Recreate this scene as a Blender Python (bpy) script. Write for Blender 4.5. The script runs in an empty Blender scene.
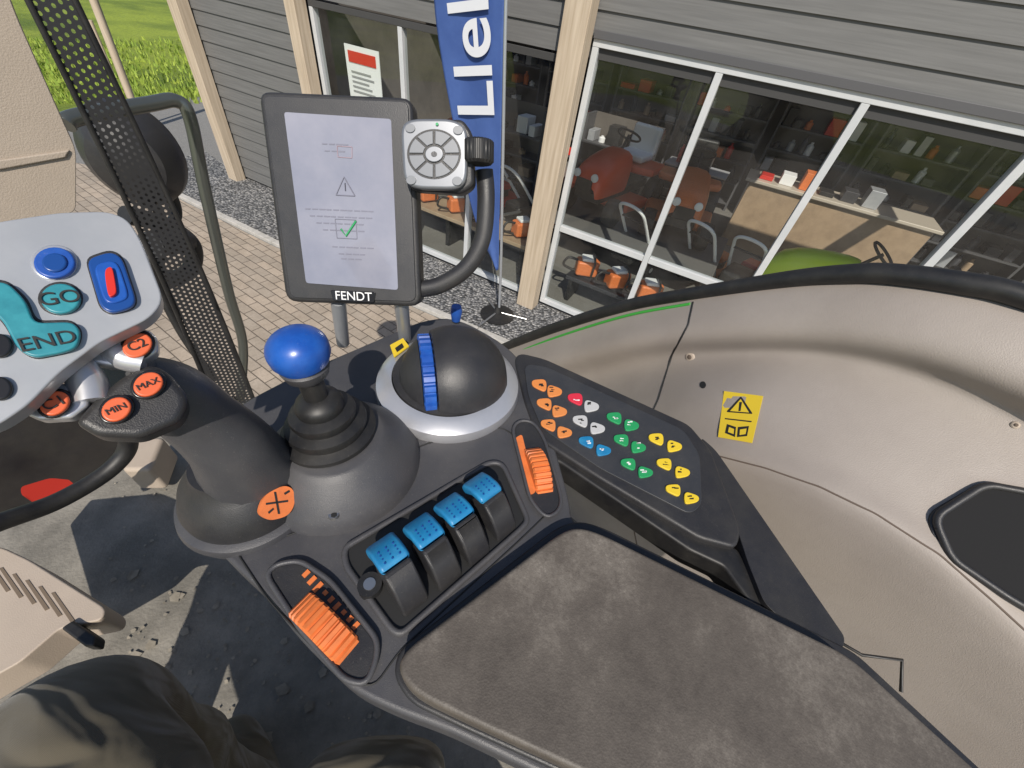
import bpy,bmesh,math,random
from mathutils import Vector,Matrix
from mathutils.bvhtree import BVHTree
random.seed(4)
sc=bpy.context.scene
# ---------------------------------------------------------------- camera solve
F=392.0; EYE=2.7; CAM=Vector((0,0,EYE))
Uc=Vector((72,396,392)).normalized()
fw=Vector((0,0,-1)); Yc=(fw-Uc*fw.dot(Uc)).normalized(); Xc=Yc.cross(Uc)
def ray(u,v):
    c=Vector(((u-512)/F,(384-v)/F,-1)); return Vector((Xc.dot(c),Yc.dot(c),Uc.dot(c)))
def W(u,v,d):            # point at height EYE-d
    r=ray(u,v); return CAM+r*(d/-r.z)
def WD(u,v,k): return CAM+ray(u,v)*k
def WK(u,v,K):           # point on the side-window plane family
    r=ray(u,v); return CAM+r*(K/(.65*r.x+.75*r.y))
def WH(u,v,h):
    r=ray(u,v); return CAM+r*(h/math.hypot(r.x,r.y))
def onvert(p,v):         # z on the vertical through p seen at image row v
    best=None
    for i in range(2000):
        z=-.1+2.8*i/2000
        q=Vector((p.x,p.y,z))-CAM
        cy=Xc.y*q.x+Yc.y*q.y+Uc.y*q.z; cz=Xc.z*q.x+Yc.z*q.y+Uc.z*q.z
        if cz<0:
            vv=384-F*cy/-cz
            if best is None or abs(vv-v)<best[0]: best=(abs(vv-v),z)
    return best[1]
class Pl:
    def __init__(s,p,n): s.p=Vector(p); s.n=Vector(n).normalized(); 
    def pt(s,u,v,off=0):
        r=ray(u,v); return CAM+r*((s.p+s.n*off-CAM).dot(s.n)/r.dot(s.n))
def pl3(a,b,c):
    n=(b-a).cross(c-a).normalized()
    if n.dot(CAM-a)<0: n=-n
    return Pl(a,n)
cam=bpy.data.cameras.new("camera"); co=bpy.data.objects.new("camera",cam); sc.collection.objects.link(co)
cam.sensor_width=36; cam.lens=F/1024*36; cam.clip_start=.01; cam.clip_end=2000
co.matrix_world=Matrix.Translation(CAM)@Matrix((Xc,Yc,Uc)).to_4x4()
sc.camera=co
# ---------------------------------------------------------------- materials
MC={}
def M(name,col,rough=.5,metal=0,col2=None,ns=8,nlo=.4,nhi=.65,bump=0,bs=200,coat=0,emit=0,detail=6,dust=0,spec=None):
    if name in MC: return MC[name]
    m=bpy.data.materials.new(name); m.use_nodes=True; nt=m.node_tree; b=nt.nodes["Principled BSDF"]
    b.inputs["Base Color"].default_value=(*col,1); b.inputs["Roughness"].default_value=rough; b.inputs["Metallic"].default_value=metal
    if coat: b.inputs["Coat Weight"].default_value=coat
    if spec is not None: b.inputs["Specular IOR Level"].default_value=spec
    tc=nt.nodes.new("ShaderNodeTexCoord"); last=None
    if col2:
        n=nt.nodes.new("ShaderNodeTexNoise"); n.inputs["Scale"].default_value=ns; n.inputs["Detail"].default_value=detail; n.inputs["Roughness"].default_value=.65
        nt.links.new(tc.outputs["Object"],n.inputs["Vector"])
        r=nt.nodes.new("ShaderNodeMapRange"); r.inputs[1].default_value=nlo; r.inputs[2].default_value=nhi
        nt.links.new(n.outputs[0],r.inputs[0])
        x=nt.nodes.new("ShaderNodeMix"); x.data_type='RGBA'; x.inputs[6].default_value=(*col,1); x.inputs[7].default_value=(*col2,1)
        nt.links.new(r.outputs[0],x.inputs[0]); nt.links.new(x.outputs[2],b.inputs["Base Color"]); last=x.outputs[2]
    if dust:   # fine specks and faint smears of dust
        n=nt.nodes.new("ShaderNodeTexNoise"); n.inputs["Scale"].default_value=520; n.inputs["Detail"].default_value=2
        n3=nt.nodes.new("ShaderNodeTexNoise"); n3.inputs["Scale"].default_value=14; n3.inputs["Detail"].default_value=8; n3.inputs["Roughness"].default_value=.7
        for k in (n,n3): nt.links.new(tc.outputs["Object"],k.inputs["Vector"])
        a=nt.nodes.new("ShaderNodeMapRange");a.inputs[1].default_value=.67;a.inputs[2].default_value=.72;nt.links.new(n.outputs[0],a.inputs[0])
        c=nt.nodes.new("ShaderNodeMapRange");c.inputs[1].default_value=.45;c.inputs[2].default_value=.9;c.inputs[4].default_value=.6;nt.links.new(n3.outputs[0],c.inputs[0])
        d=nt.nodes.new("ShaderNodeMath");d.operation='MULTIPLY_ADD';d.inputs[1].default_value=.9;nt.links.new(a.outputs[0],d.inputs[0]);nt.links.new(c.outputs[0],d.inputs[2])
        e=nt.nodes.new("ShaderNodeMath");e.operation='MULTIPLY';e.use_clamp=True;e.inputs[1].default_value=dust;nt.links.new(d.outputs[0],e.inputs[0])
        x=nt.nodes.new("ShaderNodeMix"); x.data_type='RGBA'; x.inputs[6].default_value=(*col,1); x.inputs[7].default_value=(.34,.31,.27,1)
        if last: nt.links.new(last,x.inputs[6])
        nt.links.new(e.outputs[0],x.inputs[0]); nt.links.new(x.outputs[2],b.inputs["Base Color"])
        rr=nt.nodes.new("ShaderNodeMapRange");rr.inputs[1].default_value=.3;rr.inputs[2].default_value=.7;rr.inputs[3].default_value=max(rough-.08,.05);rr.inputs[4].default_value=rough+.14
        nt.links.new(n3.outputs[0],rr.inputs[0]);nt.links.new(rr.outputs[0],b.inputs["Roughness"])
    if bump:
        n=nt.nodes.new("ShaderNodeTexNoise"); n.inputs["Scale"].default_value=bs; n.inputs["Detail"].default_value=3
        nt.links.new(tc.outputs["Object"],n.inputs["Vector"])
        bp=nt.nodes.new("ShaderNodeBump"); bp.inputs["Strength"].default_value=bump; bp.inputs["Distance"].default_value=.002
        nt.links.new(n.outputs[0],bp.inputs["Height"]); nt.links.new(bp.outputs[0],b.inputs["Normal"])
    if emit:
        b.inputs["Emission Color"].default_value=(*col,1); b.inputs["Emission Strength"].default_value=emit
    MC[name]=m; return m
plast=M("console_plastic",(.054,.054,.060),.42,col2=(.068,.067,.071),ns=9,bump=.2,bs=1100,dust=.16)
plast2=M("dark_plastic",(.022,.022,.025),.42,col2=(.03,.029,.029),ns=20,bump=.18,bs=1100,dust=.10)
black=M("black_rubber",(.012,.012,.013),.45,col2=(.022,.021,.02),ns=30,dust=.08)
gloss=M("black_gloss",(.015,.015,.017),.25)
silver=M("silver_paint",(.52,.53,.56),.3,.6,col2=(.6,.6,.62),ns=10)
lgrey=M("light_grey_plastic",(.36,.375,.40),.33,.25,col2=(.42,.43,.45),ns=12)
blue=M("blue_plastic",(.010,.07,.34),.30,col2=(.016,.10,.42),ns=40,dust=.10)
cblue=M("cyan_blue_plastic",(.010,.17,.38),.4,col2=(.02,.23,.45),ns=60,dust=.12)
dblue=M("navy_button",(.01,.06,.25),.3)
teal=M("teal_button",(.02,.20,.25),.4,col2=(.035,.27,.32),ns=60)
orange=M("orange_plastic",(.72,.19,.05),.45,col2=(.60,.16,.045),ns=60)
orb=M("orange_button",(.68,.12,.04),.4,dust=.1)
red=M("red_plastic",(.6,.03,.02),.35)
white=M("white_paint",(.8,.8,.8),.5)
yellow=M("yellow_label",(.74,.53,.03),.5)
green=M("green_key",(.02,.30,.10),.5)
redk=M("red_key",(.65,.03,.06),.5)
ink=M("ink",(.015,.015,.015),.6)
beige=M("beige_trim",(.30,.262,.232),.56,col2=(.345,.303,.27),ns=4,bump=.3,bs=700,dust=.22)
beige2=M("cream_trim",(.42,.35,.285),.55,col2=(.46,.385,.31),ns=6,bump=.2,bs=500,dust=.2)
mat_floor=M("floor_mat",(.15,.14,.12),.8,col2=(.27,.25,.215),ns=9,nlo=.38,nhi=.68,bump=.8,bs=160,dust=.5)
steel=M("steel",(.5,.5,.5),.3,.9)
def leather():
    m=M("worn_leather",(.04,.037,.035),.55); nt=m.node_tree; b=nt.nodes["Principled BSDF"]
    tc=[n for n in nt.nodes if n.type=='TEX_COORD'][0]
    def noise(s,d=8,r=.6):
        n=nt.nodes.new("ShaderNodeTexNoise"); n.inputs["Scale"].default_value=s;n.inputs["Detail"].default_value=d;n.inputs["Roughness"].default_value=r
        nt.links.new(tc.outputs["Object"],n.inputs["Vector"]); return n
    a=noise(7,10,.76); c=noise(220,5,.85)
    mul=nt.nodes.new("ShaderNodeMath"); mul.operation='MULTIPLY_ADD'; mul.inputs[1].default_value=.36
    nt.links.new(c.outputs[0],mul.inputs[0]); nt.links.new(a.outputs[0],mul.inputs[2])
    cr=nt.nodes.new("ShaderNodeValToRGB"); e=cr.color_ramp.elements
    e[0].position=.50;e[0].color=(.068,.057,.047,1); e[1].position=.95;e[1].color=(.36,.325,.28,1)
    k=cr.color_ramp.elements.new(.68);k.color=(.104,.089,.074,1)
    k=cr.color_ramp.elements.new(.80);k.color=(.165,.145,.122,1)
    nt.links.new(mul.outputs[0],cr.inputs[0]); nt.links.new(cr.outputs[0],b.inputs["Base Color"])
    v=nt.nodes.new("ShaderNodeTexVoronoi"); v.inputs["Scale"].default_value=600; nt.links.new(tc.outputs["Object"],v.inputs["Vector"])
    bp=nt.nodes.new("ShaderNodeBump"); bp.inputs["Strength"].default_value=.3; bp.inputs["Distance"].default_value=.0005
    nt.links.new(v.outputs[0],bp.inputs["Height"])
    bp2=nt.nodes.new("ShaderNodeBump"); bp2.inputs["Strength"].default_value=.15; bp2.inputs["Distance"].default_value=.004
    nt.links.new(a.outputs[0],bp2.inputs["Height"]); nt.links.new(bp.outputs[0],bp2.inputs["Normal"]); nt.links.new(bp2.outputs[0],b.inputs["Normal"])
    return m
leath=leather()
# ---------------------------------------------------------------- groups/mesh
GR={}
def G(name):
    e=bpy.data.objects.new(name,None); e.empty_display_size=.05; sc.collection.objects.link(e); GR[e]=[]; return e
def add(name,data,mat,g):
    o=bpy.data.objects.new(name,data); sc.collection.objects.link(o)
    if mat is not None: data.materials.append(mat)
    if g is not None: GR[g].append(o)
    return o
def finish(bm,name,mat,g,bev=0,seg=3,smooth=40,recalc=True):
    if recalc: bmesh.ops.recalc_face_normals(bm,faces=bm.faces[:])
    for f in bm.faces: f.smooth=True
    me=bpy.data.meshes.new(name); bm.to_mesh(me); bm.free()
    me.set_sharp_from_angle(angle=math.radians(smooth))
    o=add(name,me,mat,g)
    if bev:
        b=o.modifiers.new("b",'BEVEL'); b.width=bev; b.segments=seg; b.limit_method='ANGLE'; b.angle_limit=math.radians(40); b.harden_normals=True
    return o
def rnd(pts,r=6,n=4):
    out=[];N=len(pts)
    for i in range(N):
        p=Vector(pts[i]).to_2d();a=Vector(pts[i-1]).to_2d();b=Vector(pts[(i+1)%N]).to_2d()
        la=(a-p).length;lb=(b-p).length; ra=min(r,la*.45);rb=min(r,lb*.45)
        s=p+(a-p).normalized()*ra;e=p+(b-p).normalized()*rb
        for k in range(n+1):
            t=k/n; q=s*(1-t)**2+p*2*t*(1-t)+e*t*t; out.append((q.x,q.y))
    return out
def circ(u,v,r,r2=None,n=24,rot=0):
    r2=r2 or r; o=[]
    for i in range(n):
        a=2*math.pi*i/n; x=r*math.cos(a);y=r2*math.sin(a)
        o.append((u+x*math.cos(rot)-y*math.sin(rot),v+x*math.sin(rot)+y*math.cos(rot)))
    return o
def prism3(name,mat,g,top,vec,bev=0,seg=3):
    bm=bmesh.new(); a=[bm.verts.new(p) for p in top]; b=[bm.verts.new(Vector(p)+vec) for p in top]
    bm.faces.new(a); bm.faces.new(b[::-1]); N=len(a)
    for i in range(N): bm.faces.new((a[i],b[i],b[(i+1)%N],a[(i+1)%N]))
    return finish(bm,name,mat,g,bev,seg)
def prism(name,mat,g,pl,outl,off=0,th=.01,bev=0,r=0,seg=3):
    if r: outl=rnd(outl,r)
    return prism3(name,mat,g,[pl.pt(u,v,off) for u,v in outl],-pl.n*th,bev,seg)
def frame(n,xd=None):
    n=Vector(n).normalized(); x=Vector(xd) if xd is not None else (Vector((1,0,0)) if abs(n.x)<.9 else Vector((0,1,0)))
    x=(x-n*x.dot(n)).normalized(); y=n.cross(x); return x,y,n
def lathe(name,mat,g,prof,o,ax=(0,0,1),seg=64,mod=None,xd=None,sx=1,sy=1,smooth=40):
    x,y,n=frame(ax,xd); bm=bmesh.new(); R=[]
    for j,(r,z) in enumerate(prof):
        row=[]
        for i in range(seg):
            a=2*math.pi*i/seg; rr=r*(mod(a,j) if mod else 1)
            row.append(bm.verts.new(Vector(o)+x*rr*sx*math.cos(a)+y*rr*sy*math.sin(a)+n*z))
        R.append(row)
    for j in range(len(R)-1):
        for i in range(seg): bm.faces.new((R[j][i],R[j][(i+1)%seg],R[j+1][(i+1)%seg],R[j+1][i]))
    bm.faces.new(R[0][::-1]); bm.faces.new(R[-1])
    return finish(bm,name,mat,g,smooth=smooth)
def arcprof(r,h,n=10,z0=0,p=2):
    return [(r*math.cos(t*math.pi/2/n)+1e-4,z0+h*math.sin(t*math.pi/2/n)) for t in range(n+1)]
def cat(pts,n=8):
    P=[pts[0]]+list(pts)+[pts[-1]];o=[]
    for i in range(1,len(P)-2):
        for k in range(n):
            t=k/n;a,b,c,d=P[i-1],P[i],P[i+1],P[i+2]
            o.append(.5*((2*b)+(c-a)*t+(2*a-5*b+4*c-d)*t*t+(3*b-a-3*c+d)*t**3))
    o.append(P[-2]); return o
def tube(name,mat,g,pts,rad,smooth=True,seg=16,flat=1):
    rads=rad if isinstance(rad,(list,tuple)) else [rad]*len(pts)
    V=[Vector((*p,r)) for p,r in zip(pts,rads)]
    if smooth and len(V)>2: V=cat(V)
    bm=bmesh.new();rows=[];prev=None
    for i,q in enumerate(V):
        p=q.to_3d(); a=V[max(i-1,0)].to_3d();b=V[min(i+1,len(V)-1)].to_3d();t=(b-a).normalized()
        if prev is None: x,y,_=frame(t)
        else:
            x=(prev-t*prev.dot(t)).normalized();y=t.cross(x)
        prev=x
        rows.append([bm.verts.new(p+(x*math.cos(2*math.pi*k/seg)+y*math.sin(2*math.pi*k/seg)*flat)*q.w) for k in range(seg)])
    for j in range(len(rows)-1):
        for i in range(seg): bm.faces.new((rows[j][i],rows[j][(i+1)%seg],rows[j+1][(i+1)%seg],rows[j+1][i]))
    bm.faces.new(rows[0][::-1]);bm.faces.new(rows[-1])
    return finish(bm,name,mat,g,smooth=60)
def box3(name,mat,g,o,x,y,z,bev=0):   # corner + 3 edge vectors
    o=Vector(o);x=Vector(x);y=Vector(y);z=Vector(z)
    return prism3(name,mat,g,[o+z,o+x+z,o+x+y+z,o+y+z],-z,bev)
def text(name,s,mat,g,pl,c,e,size,off=.001,align='CENTER'):
    cu=bpy.data.curves.new(name,'FONT'); cu.body=s; cu.size=size; cu.align_x=align; cu.align_y='CENTER'; cu.extrude=.0003
    o=add(name,cu,mat,g); a=pl.pt(*c,off); b=pl.pt(*e,off); x=(b-a).normalized(); n=pl.n; y=n.cross(x)
    m=Matrix((x,y,n)).transposed().to_4x4(); m.translation=a; o.matrix_world=m; return o
def loft(name,mat,g,rows,sub=2,smooth=180,thick=0):
    bm=bmesh.new();R=[[bm.verts.new(p) for p in r] for r in rows]
    for j in range(len(R)-1):
        for i in range(len(R[0])-1): bm.faces.new((R[j][i],R[j][i+1],R[j+1][i+1],R[j+1][i]))
    o=finish(bm,name,mat,g,smooth=smooth)
    if sub: s=o.modifiers.new("s",'SUBSURF'); s.levels=sub; s.render_levels=sub
    if thick: t=o.modifiers.new("t",'SOLIDIFY'); t.thickness=thick
    return o
UP=Vector((0,0,1))
# ================================================================ OUTSIDE
A=W(530,300,EYE); B=W(245,178,EYE); T=(A-B).normalized(); NI=Vector((-T.y,T.x,0))
if NI.y<0: NI=-NI
def S(s,y,z): return Vector((A.x,A.y,0))+T*s+NI*y+UP*z
def bs(name,mat,g,s0,s1,y0,y1,z0,z1,bev=0): return box3(name,mat,g,S(s0,y0,z0),T*(s1-s0),NI*(y1-y0),UP*(z1-z0),bev)
def gmat(name,kind):
    m=bpy.data.materials.new(name); m.use_nodes=True; nt=m.node_tree;b=nt.nodes["Principled BSDF"]; b.inputs["Roughness"].default_value=.85
    tc=nt.nodes.new("ShaderNodeTexCoord"); L=nt.links.new; N=nt.nodes.new
    def noise(s,d=5,r=.6):
        n=N("ShaderNodeTexNoise"); n.inputs["Scale"].default_value=s;n.inputs["Detail"].default_value=d;n.inputs["Roughness"].default_value=r;L(tc.outputs["Object"],n.inputs["Vector"]);return n
    def ramp(src,st):
        c=N("ShaderNodeValToRGB"); e=c.color_ramp.elements
        e[0].position,e[0].color=st[0][0],(*st[0][1],1); e[1].position,e[1].color=st[-1][0],(*st[-1][1],1)
        for p,cc in st[1:-1]: k=e.new(p);k.color=(*cc,1)
        L(src,c.inputs[0]);return c
    def mix(f,a,bb,mode='MIX'):
        x=N("ShaderNodeMix");x.data_type='RGBA';x.blend_type=mode
        if isinstance(f,float): x.inputs[0].default_value=f
        else: L(f,x.inputs[0])
        L(a,x.inputs[6]);L(bb,x.inputs[7]);return x.outputs[2]
    bp=N("ShaderNodeBump");L(bp.outputs[0],b.inputs["Normal"])
    if kind=='grass':
        a=noise(.35,4);c=noise(9,9,.85)
        r1=ramp(a.outputs[0],[(.35,(.15,.22,.022)),(.6,(.36,.44,.05))]); r2=ramp(c.outputs[0],[(.35,(.3,.36,.22)),(.62,(1,1,.9))])
        L(mix(.85,r1.outputs[0],r2.outputs[0],'MULTIPLY'),b.inputs["Base Color"]);L(c.outputs[0],bp.inputs["Height"]);bp.inputs["Distance"].default_value=.05
    if kind=='gravel':
        v=N("ShaderNodeTexVoronoi");v.inputs["Scale"].default_value=32;L(tc.outputs["Object"],v.inputs["Vector"])
        sep=N("ShaderNodeSeparateColor");L(v.outputs["Color"],sep.inputs[0])
        r=ramp(sep.outputs[0],[(0,(.10,.105,.11)),(.5,(.26,.26,.265)),(1,(.5,.49,.47))])
        r2=ramp(v.outputs[0],[(.25,(1,1,1)),(.75,(.2,.2,.2))])
        L(mix(.9,r.outputs[0],r2.outputs[0],'MULTIPLY'),b.inputs["Base Color"]); bp.invert=True;L(v.outputs[0],bp.inputs["Height"]);bp.inputs["Distance"].default_value=.03
    if kind=='paving':
        mp=N("ShaderNodeMapping"); mp.inputs["Rotation"].default_value[2]=math.radians(28);L(tc.outputs["Object"],mp.inputs["Vector"])
        k=N("ShaderNodeTexBrick");L(mp.outputs[0],k.inputs["Vector"]);k.inputs["Scale"].default_value=1;k.inputs["Brick Width"].default_value=.21;k.inputs["Row Height"].default_value=.105;k.inputs["Mortar Size"].default_value=.005
        k.inputs["Color1"].default_value=(.52,.43,.34,1);k.inputs["Color2"].default_value=(.41,.35,.285,1);k.inputs["Mortar"].default_value=(.17,.14,.11,1);k.inputs["Mortar Smooth"].default_value=.3
        c=noise(3,6,.7);r2=ramp(c.outputs[0],[(.3,(.62,.6,.57)),(.7,(1,1,1))]);c2=noise(60,4,.7);r3=ramp(c2.outputs[0],[(.3,(.7,.7,.7)),(.7,(1,1,1))])
        L(mix(.8,mix(.7,k.outputs[0],r2.outputs[0],'MULTIPLY'),r3.outputs[0],'MULTIPLY'),b.inputs["Base Color"]);L(k.outputs[1],bp.inputs["Height"]);bp.invert=True;bp.inputs["Distance"].default_value=.01
    if kind=='asphalt':
        c=noise(80,5,.8);r=ramp(c.outputs[0],[(.3,(.12,.12,.12)),(.7,(.32,.31,.29))]);L(r.outputs[0],b.inputs["Base Color"]);L(c.outputs[0],bp.inputs["Height"]);bp.inputs["Distance"].default_value=.01
    if kind in('siding','timber'):
        mp=N("ShaderNodeMapping"); ang=math.atan2(T.y,T.x); mp.inputs["Rotation"].default_value[2]=-ang
        L(tc.outputs["Object"],mp.inputs["Vector"]); mp2=N("ShaderNodeMapping"); L(mp.outputs[0],mp2.inputs["Vector"])
        mp2.inputs["Scale"].default_value=(1.5,30,40) if kind=='siding' else (25,25,1.2)
        n=N("ShaderNodeTexNoise");n.inputs["Scale"].default_value=1.5;n.inputs["Detail"].default_value=7;L(mp2.outputs[0],n.inputs["Vector"])
        r=ramp(n.outputs[0],[(.3,(.120,.120,.118)),(.7,(.155,.155,.152))] if kind=='siding' else [(.3,(.40,.32,.23)),(.7,(.56,.47,.36))])
        L(r.outputs[0],b.inputs["Base Color"]);L(n.outputs[0],bp.inputs["Height"]);bp.inputs["Distance"].default_value=.001;b.inputs["Roughness"].default_value=.65
    return m
siding=gmat("grey_siding",'siding');timber=gmat("timber",'timber')
def sheet(name,mat,pts,z):
    bm=bmesh.new();bm.faces.new([bm.verts.new((p[0],p[1],z)) for p in pts]);o=finish(bm,name,mat,None,recalc=False)
    if o.data.polygons[0].normal.z<0: o.data.flip_normals()
    return o
sheet("grass_ground",gmat("grass",'grass'),[(-300,-300),(300,-300),(300,300),(-300,300)],0)
g0=lambda u,v:W(u,v,EYE)
sheet("asphalt_yard",gmat("asphalt",'asphalt'),[g0(200,97),g0(120,104),g0(60,112),g0(-60,130),(-14,2),(-12,-12),(14,-12),(14,-2),S(9,9,0),S(-5.4,9,0),S(-5.6,.5,0)],.004)
k1,k2,k3,k4=g0(172,196),g0(272,246),g0(400,300),g0(560,372)
kd=(k4-k2).normalized()
sheet("block_paving",gmat("paving",'paving'),[g0(120,172),g0(172,196),g0(272,246),k4,k4+kd*8,(8,-10),(-9,-10),(-9,1),g0(60,160)],.008)
sheet("gravel",gmat("gravel",'gravel'),[g0(172,190),g0(272,241),g0(560,367),k4+kd*8,S(9,0,0),S(-5.5,0,0),g0(205,152),g0(160,165)],.012)
kg=G("concrete_kerb"); conc=M("concrete",(.48,.46,.43),.8,col2=(.36,.35,.32),ns=12,bump=.6,bs=90)
kp=[g0(120,172),g0(172,195),g0(272,245),g0(400,301),g0(560,371),k4+kd*8]
for i in range(len(kp)-1):
    a,b=kp[i],kp[i+1];n=int(max(1,(b-a).length/1.0))
    for j in range(n):
        p=a+(b-a)*(j/n);q=a+(b-a)*((j+1)/n);d=(q-p).normalized();pr=Vector((-d.y,d.x,0))*.08
        box3("kerb_stone",conc,kg,Vector((p.x,p.y,.0))+d*.004,(q-p)-d*.008,pr,UP*.05,.006)
tuft=bmesh.new();RT=random.Random(9)
for i in range(2600):
    u=RT.uniform(20,215);v=RT.uniform(40,104);p=g0(u,v)
    h=RT.uniform(.05,.16);a=RT.uniform(0,6.28);w_=Vector((math.cos(a),math.sin(a),0))*.02*RT.uniform(.6,2)
    l_=Vector((RT.uniform(-.05,.05),RT.uniform(-.05,.05),h))
    tuft.faces.new([tuft.verts.new(p-w_+UP*0),tuft.verts.new(p+w_),tuft.verts.new(p+l_)])
gt_o=finish(tuft,"grass_tufts",M("grass_blades",(.18,.28,.035),.8,col2=(.38,.46,.07),ns=3),None,recalc=False)
# --- shop
sh=G("shop_building"); frame_m=M("window_frame_grey",(.5,.52,.53),.4,col2=(.56,.57,.58),ns=4)
def sidingwall(s0,s1,z0,z1):
    bm=bmesh.new();z=z0
    while z<z1:
        h=min(.155,z1-z)
        ps=[S(s0,-.028,z),S(s1,-.028,z),S(s1,-.012,z+h),S(s0,-.012,z+h)];bk=[S(s0,0,z),S(s1,0,z)]
        v=[bm.verts.new(p) for p in ps+bk]
        bm.faces.new((v[0],v[1],v[2],v[3]));bm.faces.new((v[4],v[5],v[1],v[0]));z+=h
    o=finish(bm,"siding",siding,sh,smooth=20,recalc=False);return o
sidingwall(-5.5,-3.25,.05,4.6);sidingwall(-3.25,0,2.42,4.6);sidingwall(0,9,2.56,4.6)
wc=M("wall_dark",(.05,.05,.05),.8)
bs("wall_core",wc,sh,-5.5,-3.25,.002,.14,.0,4.6)
bs("wall_core",wc,sh,-3.25,9,.002,.14,2.42,4.6)
bs("flashing_strip",M("flashing",(.09,.09,.095),.5),sh,.14,5.1,-.05,-.036,2.545,2.60,.004)
for s,w in ((-5.45,.2),(-3.25,.16),(.02,.22),(5.2,.22)): bs("timber_post",timber,sh,s-w/2,s+w/2,-.2,-.04,0,4.6,.008)
def win(s0,s1,z0,z1,mull,rail):
    fw=.055
    bs("frame_head",wc if rail is None else frame_m,sh,s0,s1,-.03,.05,z1-fw,z1,.004);bs("frame_sill",frame_m,sh,s0,s1,-.03,.05,z0,z0+fw,.004)
    for m in [s0+fw/2,*mull,s1-fw/2]: bs("mullion",frame_m,sh,m-fw/2,m+fw/2,-.028,.048,z0+fw,z1-fw,.004)
    xs=[s0+fw,*mull,s1-fw]
    for i in range(len(xs)-1):
        if rail: bs("rail",frame_m,sh,xs[i]+(fw/2 if i else 0)+.002,xs[i+1]-(fw/2 if i<len(xs)-2 else 0)-.002,-.025,.045,rail,rail+.06,.004)
gl=bpy.data.materials.new("shop_glass");gl.use_nodes=True;nt=gl.node_tree;nt.nodes.remove(nt.nodes["Principled BSDF"])
tr=nt.nodes.new("ShaderNodeBsdfTransparent");tr.inputs[0].default_value=(.88,.91,.89,1);gs=nt.nodes.new("ShaderNodeBsdfGlossy");gs.inputs["Roughness"].default_value=.01
mx=nt.nodes.new("ShaderNodeMixShader");lw=nt.nodes.new("ShaderNodeLayerWeight");lw.inputs[0].default_value=.5
pw=nt.nodes.new("ShaderNodeMath");pw.operation='POWER';pw.inputs[1].default_value=4;ma=nt.nodes.new("ShaderNodeMath");ma.operation='MULTIPLY_ADD';ma.inputs[1].default_value=.6;ma.inputs[2].default_value=.06
nt.links.new(lw.outputs["Facing"],pw.inputs[0]);nt.links.new(pw.outputs[0],ma.inputs[0])
df_=nt.nodes.new("ShaderNodeBsdfDiffuse");df_.inputs[0].default_value=(.7,.7,.68,1);mx2=nt.nodes.new("ShaderNodeMixShader")
tcg=nt.nodes.new("ShaderNodeTexCoord");ng=nt.nodes.new("ShaderNodeTexNoise");ng.inputs["Scale"].default_value=2.2;ng.inputs["Detail"].default_value=7;nt.links.new(tcg.outputs["Object"],ng.inputs["Vector"])
mr_=nt.nodes.new("ShaderNodeMapRange");mr_.inputs[1].default_value=.4;mr_.inputs[2].default_value=.75;mr_.inputs[3].default_value=.004;mr_.inputs[4].default_value=.04;nt.links.new(ng.outputs[0],mr_.inputs[0])
nt.links.new(mr_.outputs[0],mx2.inputs[0]);nt.links.new(tr.outputs[0],mx2.inputs[1]);nt.links.new(df_.outputs[0],mx2.inputs[2])
nt.links.new(ma.outputs[0],mx.inputs[0]);nt.links.new(mx2.outputs[0],mx.inputs[1]);nt.links.new(gs.outputs[0],mx.inputs[2]);nt.links.new(mx.outputs[0],nt.nodes["Material Output"].inputs[0])
win(.14,5.08,.06,2.55,[1.17,2.15,3.13,4.11],.97);win(-3.16,-.1,.06,2.4,[-1.9,-1.0],None)
def pane(s0,s1,z0,z1):
    bm=bmesh.new();bm.faces.new([bm.verts.new(p) for p in (S(s0,.01,z0),S(s1,.01,z0),S(s1,.01,z1),S(s0,.01,z1))]);finish(bm,"glass_pane",gl,sh,recalc=False)
pane(.14,5.08,.06,2.55);pane(-3.16,-.1,.06,2.4)
inn=M("interior_wall",(.16,.145,.13),.8,col2=(.12,.11,.10),ns=2);bs("interior_floor",M("shop_floor",(.18,.17,.155),.35,col2=(.22,.21,.195),ns=2),sh,-5.4,9,.15,7,-.02,.03)
bs("interior_back_wall",inn,sh,-5.4,9,6.5,6.6,.03,3.6);bs("end_wall",inn,sh,-5.5,-5.4,.15,6.5,.03,3.6);bs("end_wall",inn,sh,9,9.1,.15,6.5,.03,3.6)
# unseen roof; open gap added to let daylight into the show room
bs("ceiling",inn,sh,-5.5,9,.15,1.2,3.6,3.7);bs("ceiling",inn,sh,-5.5,9,3.4,6.6,3.6,3.7)
for s in range(-5,10,2): bs("daylight_gap_rib",inn,sh,s-.1,s+.1,1.2,3.4,3.6,3.7)
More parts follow.
